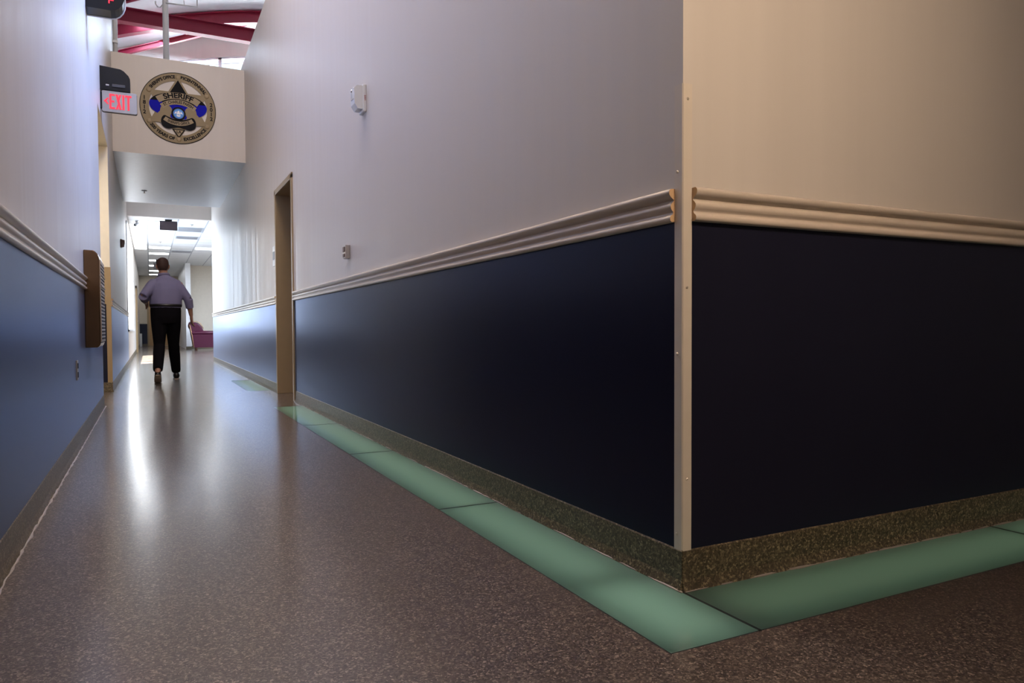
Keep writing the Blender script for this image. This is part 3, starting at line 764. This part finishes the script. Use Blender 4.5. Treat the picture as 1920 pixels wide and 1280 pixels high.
# hanging exit signs seen from behind / dim
def hang_sign(x0, x1, y, z0, z1, label):
    p = thing('hanging_sign', label, 'sign', ((x0 + x1) / 2, y, ZC), 'dark hanging signs')
    c = (x0 + x1) / 2
    MB().box((x0, y - .02, z0), (x1, y + .02, z1), .004).build('panel', M['black'], p)
    MB().box((x0 + .01, y - .023, z0 + .01), (x1 - .012, y - .0195, z1 - .012)).build('face', plain('dim_face', (.055, .04, .05), .25), p)
    MB().box((c - .07, y - .035, z1), (c + .07, y + .035, ZC), .003).build('mount', M['black'], p)
hang_sign(.235, .585, 16.55, 2.87, 3.065, 'larger dark sign hanging from the far ceiling, nearest the header')
hang_sign(.16, .44, 26.0, 2.78, 2.985, 'smaller dark sign hanging far back near the person\'s head')
e = thing('security_camera', 'small white security camera under the far ceiling at the left', 'camera', (-.22, 17.0, ZC))
MB().loft([((-.22, 17, ZC), .035, .035), ((-.22, 17, ZC - .015), .03, .03), ((-.22, 17, ZC - .05), .012, .012)], 14).build('mount', M['white'], e, True)
MB().loft([((-.20, 17.06, ZC - .05), .028, .028), ((-.23, 16.97, ZC - .085), .032, .032), ((-.25, 16.90, ZC - .11), .03, .03)], 14).build('body', M['alu'], e, True)
MB().loft([((-.25, 16.9, ZC - .11), .022, .022), ((-.254, 16.888, ZC - .115), .02, .02)], 14).build('lens', M['black'], e)
e = tag(MB().box((XL + .005, 33.0, .0), (XL + .09, 33.6, .56), .006).build('white_board', M['whitev']), 'small white upright board against the left wall at the far end', 'board')
e.location = (0, 0, 0)

# ------------------------------------------------------------------ armchair
ch = thing('armchair', 'burgundy leather club armchair beside the white pillar', 'armchair', (1.75, 26.0, 0))
def rbox(a, b, r, name, mat, parent): return autosmooth(MB().box(a, b, r, 4).build(name, mat, parent), 60)
y0, y1 = 25.6, 26.4
rbox((1.40, y0 + .12, .12), (2.24, y1 - .12, .34), .03, 'seat_frame', M['leather'], ch)
rbox((1.50, y0 + .14, .33), (2.26, y1 - .14, .48), .05, 'seat_cushion', M['leather'], ch)
for a in (y0, y1 - .13):
    mb = MB(); mb.prism([(1.36, a + .015, .10), (2.18, a + .015, .10), (2.18, a + .015, .58), (1.28, a + .015, .58)], (0, .10, 0))
    arm = mb.build('arm', M['leather'], ch)
    autosmooth(MB().loft([((1.29, a + .065, .60), .06, .06), ((1.32, a + .065, .60), .075, .07), ((2.16, a + .065, .60), .075, .07), ((2.21, a + .065, .60), .05, .05)], 18, ref=(0, 1, 0)).build('arm_roll', M['leather'], arm), 60)
mb = MB(); mb.prism([(1.36, y0 + .02, .12), (1.46, y0 + .02, .12), (1.44, y0 + .02, .5), (1.33, y0 + .02, .88), (1.235, y0 + .02, .90)], (0, .76, 0))
mb.build('backrest', M['leather'], ch)
mb = MB()
for i in range(1): mb.loft([((1.30, y, z), .10 * s_, .14 * s_) for y, z, s_ in ((y0 + .03, .82, .4), (y0 + .10, .84, .9), (26.0, .86, 1.0), (y1 - .10, .84, .9), (y1 - .03, .82, .4))], 16)
mb.build('back_crest', M['leather'], ch, True)
mb = MB(); q = [(1.40, .50), (1.66, .52), (1.70, .62), (1.64, .80), (1.54, .93), (1.42, .975), (1.30, .94), (1.28, .84)]
mb.prism([(x, y0 + .05, z) for x, z in q], (0, .70, 0))
cu = mb.build('back_cushion', M['leather'], ch); md = cu.modifiers.new('b', 'BEVEL'); md.width = .05; md.segments = 4; autosmooth(cu, 60)
mb = MB()
mb.tube([(1.36, y0 + .012, .10), (1.31, y0 + .012, .5), (1.24, y0 + .012, .88)], .013, 8); mb.tube([(1.28, y0 + .03, .90), (1.34, y0 + .03, .985), (1.45, y0 + .04, 1.0), (1.58, y0 + .05, .93), (1.68, y0 + .05, .75)], .012, 8)
mb.build('nailhead_trim', plain('brass_nails', (.45, .27, .14), .4, metal=.5), ch, True)
for x in (1.45, 2.12):
    for y in (y0 + .09, y1 - .09):
        MB().loft([((x, y, 0), .02, .02), ((x, y, .05), .035, .035), ((x, y, .115), .03, .03)], 12).build('leg', M['wood'], ch, True)

# ------------------------------------------------------------------ person walking away
pr = thing('person', 'man in grey-violet shirt and black trousers walking away down the corridor', 'person', (.205, 10.42, 0))
OX, OY = .205, 10.42
def W_(p): return (p[0] + OX, p[1] + OY, p[2])
def lf_(mb, secs, n=14, ref=(1, 0, 0)): mb.loft([(W_(c), a, b) for c, a, b in secs], n, True, ref)
def fuse(o, vox, it=4):
    m = o.modifiers.new('r', 'REMESH'); m.mode = 'VOXEL'; m.voxel_size = vox; m.use_smooth_shade = True
    s2 = o.modifiers.new('s', 'SMOOTH'); s2.factor = .5; s2.iterations = it
HX, HY = -.028, .03     # head offset
SHL, ELL, WRL = V((-.18, -.01, 1.345)), V((-.275, -.13, 1.155)), V((-.245, .07, 1.075))
SHR, ELR, WRR = V((.17, 0, 1.345)), V((.285, .01, 1.13)), V((.325, .075, .90))
def limb(mb, a, b, r, n=12):
    k = len(r) - 1
    lf_(mb, [(a.lerp(b, i / k), q, q) for i, q in enumerate(r)], n)
def hand(mb, w, d, side, curl):
    """palm, four bent unequal fingers and a thumb off the side of the palm; d points to the fingertips, side towards the thumb"""
    d = V(d).normalized(); side = (V(side) - d * V(side).dot(d)).normalized(); nrm = d.cross(side).normalized() * curl
    lf_(mb, [(w - d * .03, .024, .020), (w + d * .015, .030, .018), (w + d * .055, .040, .016), (w + d * .09, .040, .014), (w + d * .10, .034, .010)], 12, tuple(side))
    for i, L in enumerate((.072, .080, .075, .058)):
        b = w + d * .09 + side * (.030 - .020 * i)
        pts = [b, b + d * L * .42 + nrm * L * .08, b + d * L * .75 + nrm * L * .28, b + d * L * .95 + nrm * L * .55]
        lf_(mb, [(p, q, q) for p, q in zip(pts, (.0095, .009, .0082, .006))], 8, tuple(side))
    b = w + d * .03 + side * .028
    pts = [b, b + side * .025 + d * .03 + nrm * .008, b + side * .034 + d * .06 + nrm * .016, b + side * .034 + d * .08 + nrm * .02]
    lf_(mb, [(p, q, q) for p, q in zip(pts, (.013, .011, .0095, .007))], 8, tuple(nrm))
mb = MB()
lf_(mb, [((0, 0, .80), .13, .10), ((0, 0, .92), .165, .11), ((0, 0, 1.05), .155, .105), ((-.004, 0, 1.2), .165, .11), ((-.008, .005, 1.32), .17, .105), ((-.012, .01, 1.39), .13, .08), ((-.018, .015, 1.43), .065, .062), ((HX + .004, .022, 1.49), .055, .056), ((HX, HY, 1.52), .055, .06)], 20)
# head: skull, jaw, nose, ears
lf_(mb, [((HX, HY + .03, 1.475), .022, .02), ((HX, HY + .025, 1.49), .045, .055), ((HX, HY + .012, 1.525), .062, .078), ((HX, HY, 1.575), .072, .092), ((HX, HY - .005, 1.62), .073, .095), ((HX, HY - .01, 1.655), .06, .08), ((HX, HY - .01, 1.678), .03, .045)], 20)
lf_(mb, [((HX, HY + .088, 1.59), .008, .008), ((HX, HY + .108, 1.56), .015, .012), ((HX, HY + .09, 1.548), .016, .01)], 8)
lf_(mb, [((HX, HY + .085, 1.523), .022, .006), ((HX, HY + .084, 1.512), .022, .007)], 8)
for s_ in (-1, 1): lf_(mb, [((HX + s_ * .070, HY + .0, 1.535), .006, .008), ((HX + s_ * .082, HY - .008, 1.565), .006, .018), ((HX + s_ * .082, HY - .01, 1.59), .006, .016), ((HX + s_ * .074, HY, 1.60), .005, .006)], 8)
limb(mb, SHL, ELL, (.042, .046, .044, .040)); limb(mb, ELL, WRL, (.042, .043, .034, .026))
limb(mb, SHR, ELR, (.042, .046, .044, .040)); limb(mb, ELR, WRR, (.042, .043, .034, .026))
hand(mb, WRL, WRL - ELL + V((.02, .02, -.02)), (.2, 0, 1), -1); hand(mb, WRR, (.03, .10, -.5), (-.3, .9, 0), 1)
HPL, KNL, ANL = V((-.085, 0, .88)), V((-.09, -.03, .49)), V((-.118, -.37, .15))
HPR, KNR, ANR = V((.085, 0, .88)), V((.095, .15, .49)), V((.13, .43, .10))
for a, k, b in ((HPL, KNL, ANL), (HPR, KNR, ANR)):
    limb(mb, a, k, (.085, .078, .065, .052)); limb(mb, k, b, (.053, .056, .045, .035))
lf_(mb, [(ANL + V((0, -.03, .02)), .03, .03), (ANL + V((0, .02, -.05)), .038, .03), (ANL + V((0, .09, -.11)), .04, .02)], 10)
lf_(mb, [(ANR + V((0, -.03, -.02)), .03, .035), (ANR + V((0, .08, -.05)), .038, .03), (ANR + V((.005, .16, -.065)), .04, .02)], 10)
body = mb.build('body', M['skin'], pr); fuse(body, .007, 3)
# eyes
for s_ in (-1, 1): MB().ball(W_((HX + s_ * .03, HY + .086, 1.578)), .009).build('eye', M['eye'], pr, True)
# hair
mb = MB(); lf_(mb, [((HX, HY - .055, 1.515), .045, .035), ((HX, HY - .045, 1.55), .068, .062), ((HX, HY - .03, 1.60), .079, .082), ((HX, HY - .012, 1.645), .073, .092), ((HX, HY - .012, 1.675), .055, .072), ((HX, HY - .012, 1.692), .025, .035)], 18)
h_ = mb.build('hair', M['hair'], pr); fuse(h_, .008, 3)
# shirt
mb = MB()
lf_(mb, [((0, 0, 1.00), .195, .135), ((0, 0, 1.06), .205, .145), ((-.002, 0, 1.15), .205, .145), ((-.006, 0, 1.25), .205, .14), ((-.01, .005, 1.33), .20, .125), ((-.012, .01, 1.39), .155, .095), ((-.016, .012, 1.435), .078, .075), ((-.02, .016, 1.455), .066, .068)], 24)
limb(mb, SHL + V((.05, 0, .01)), ELL, (.066, .073, .066, .058)); limb(mb, ELL, ELL.lerp(WRL, .55), (.062, .056, .052))
limb(mb, SHR + V((-.05, 0, .01)), ELR, (.066, .073, .066, .058)); limb(mb, ELR, ELR.lerp(WRR, .55), (.062, .056, .052))
sh = mb.build('shirt', M['shirt'], pr); fuse(sh, .010, 3)
lf2 = MB(); lf2.loft([(W_(p), a, a * 1.05) for p, a in (((-.017, .012, 1.44), .082), ((-.02, .016, 1.455), .076), ((-.022, .018, 1.475), .070))], 20); lf2.build('collar', M['shirt'], sh, True)
# trousers
mb = MB()
lf_(mb, [((0, 0, .79), .15, .115), ((0, 0, .88), .192, .135), ((0, 0, .97), .195, .138), ((0, 0, 1.045), .190, .132)], 24)
limb(mb, HPL, KNL, (.108, .10, .085, .072)); limb(mb, KNL, ANL.lerp(KNL, .08), (.074, .074, .068, .062))
limb(mb, HPR, KNR, (.108, .10, .085, .072)); limb(mb, KNR, ANR.lerp(KNR, .04), (.074, .074, .068, .062))
tr = mb.build('trousers', M['pants'], pr); fuse(tr, .010, 3)
MB().loft([(W_((0, 0, 1.02)), .205, .150), (W_((0, 0, 1.055)), .207, .152)], 28).build('belt', M['leatherb'], pr, True)
# shoes
for nm, A, sh_ in (('L', ANL, [((0, -.045, -.005), .036, .045), ((0, 0, -.055), .042, .045), ((0, .07, -.105), .046, .034), ((0, .13, -.125), .042, .022), ((0, .16, -.128), .025, .015)]), ('R', ANR, [((0, -.07, -.055), .035, .04), ((0, -.03, -.045), .042, .052), ((0, .05, -.055), .044, .045), ((.004, .14, -.062), .048, .034), ((.006, .21, -.068), .04, .024), ((.008, .235, -.072), .022, .015)])):
    mb = MB(); lf_(mb, [(A + V(c), a, b) for c, a, b in sh_], 14)
    s1 = mb.build('shoe', M['leatherb'], pr, True)
    mb = MB()
    if nm == 'L': pts = [(A + V(c)) for c in ((0, -.085, -.035), (0, -.03, -.09), (0, .06, -.137), (0, .14, -.145), (0, .165, -.142))]
    else: pts = [(A + V(c)) for c in ((0, -.10, -.094), (0, .0, -.096), (.003, .12, -.096), (.008, .22, -.094))]
    lf_(mb, [(p, (.03, .04, .046, .04, .02)[i] if len(pts) == 5 else (.03, .04, .047, .03)[i], .006) for i, p in enumerate(pts)], 12)
    mb.build('sole', M['sole'], s1)
# key ring / watch at the left wrist
MB().loft([(W_(WRL - (WRL - ELL).normalized() * .03), .033, .030), (W_(WRL - (WRL - ELL).normalized() * .008), .032, .029)], 16).build('wristwatch', M['steel'], pr, True)

# ------------------------------------------------------------------ light
w = bpy.data.worlds.new('World'); S.world = w; w.use_nodes = True
bg = w.node_tree.nodes['Background']; bg.inputs['Color'].default_value = (.72, .86, 1, 1); bg.inputs['Strength'].default_value = 1.6
sun = bpy.data.lights.new('sun', 'SUN'); sun.energy = 130; sun.angle = .009; sun.color = (1, .97, .92)
so = bpy.data.objects.new('sun', sun); COL.objects.link(so)
so.rotation_euler = V((.25, .30, -1)).to_track_quat('-Z', 'Y').to_euler()
BLUE = (.30, .48, 1.0); COOL = (.66, .80, 1); WARM = (1, .76, .55)
# daylight entering the window on the left of the far room and the clerestory
area('window_daylight', (XL - .25, (W0 + W1) / 2, 1.8), (0, -PI / 2, 0), 2.2, 5.3, 340, COOL)
area('clerestory_daylight', (2.6, YE + .35, 6.1), (-PI / 2 - .45, 0, 0), 4.6, 1.4, 140, COOL)
# added fill lamps under the closed vault: warm, blue and cool
area('vault_fill', (.45, 4.4, 6.55), (0, 0, 0), 1.2, 6, 265, (1, .87, .79))  # warm fill added to brighten the corridor walls
area('vault_fill', (2.0, 5.6, 6.4), (0, math.radians(37), 0), .7, 4, 135, BLUE, math.radians(60))  # blue fill added for the upper left wall
area('vault_fill', (.5, 15.3, 6.6), (0, 0, 0), 1.2, 1.2, 70, COOL)
# lounge lamp and passage lamp
area('lounge_lamp', (3.2, 22.5, 3.0), (0, 0, 0), 1.2, 4, 500, COOL)
area('passage_lamp', (-1.3, 8.1, 2.7), (0, 0, 0), .6, .6, 34, (1, .90, .74))
# warm lobby lamps behind the camera, to the right
area('lobby_lamp', (1.4, -.7, 2.75), (math.radians(56), 0, math.radians(6)), .5, .5, 17, WARM, math.radians(96))

# ------------------------------------------------------------------ camera
f, pi_, ro, ya, cx, cy = 1300.704, .0275845, -.0064584, .4405963, 894.398, 650.951
cyw, sy, cp, sp, cr, sr = math.cos(ya), math.sin(ya), math.cos(pi_), math.sin(pi_), math.cos(ro), math.sin(ro)
fwd = V((sy * cp, cyw * cp, -sp)); rt = V((cyw, -sy, 0)); up = rt.cross(fwd)
rt2 = rt * cr + up * sr; up2 = up * cr - rt * sr
cam = bpy.data.cameras.new('camera'); co = bpy.data.objects.new('camera', cam); COL.objects.link(co)
mt = Matrix.Identity(4)
for i in range(3): mt[i][0], mt[i][1], mt[i][2] = rt2[i], up2[i], -fwd[i]
mt.translation = V((0, 0, .70)); co.matrix_world = mt
cam.sensor_width = 36; cam.sensor_fit = 'HORIZONTAL'; cam.lens = f * 36 / 1920
cam.shift_x = (960 - cx) / 1920; cam.shift_y = (cy - 640) / 1920; cam.clip_start = .02; cam.clip_end = 200
S.camera = co
S.view_settings.view_transform = 'Standard'; S.view_settings.look = 'None'; S.view_settings.gamma = 1; S.view_settings.use_curve_mapping = False
S.view_settings.exposure = 0
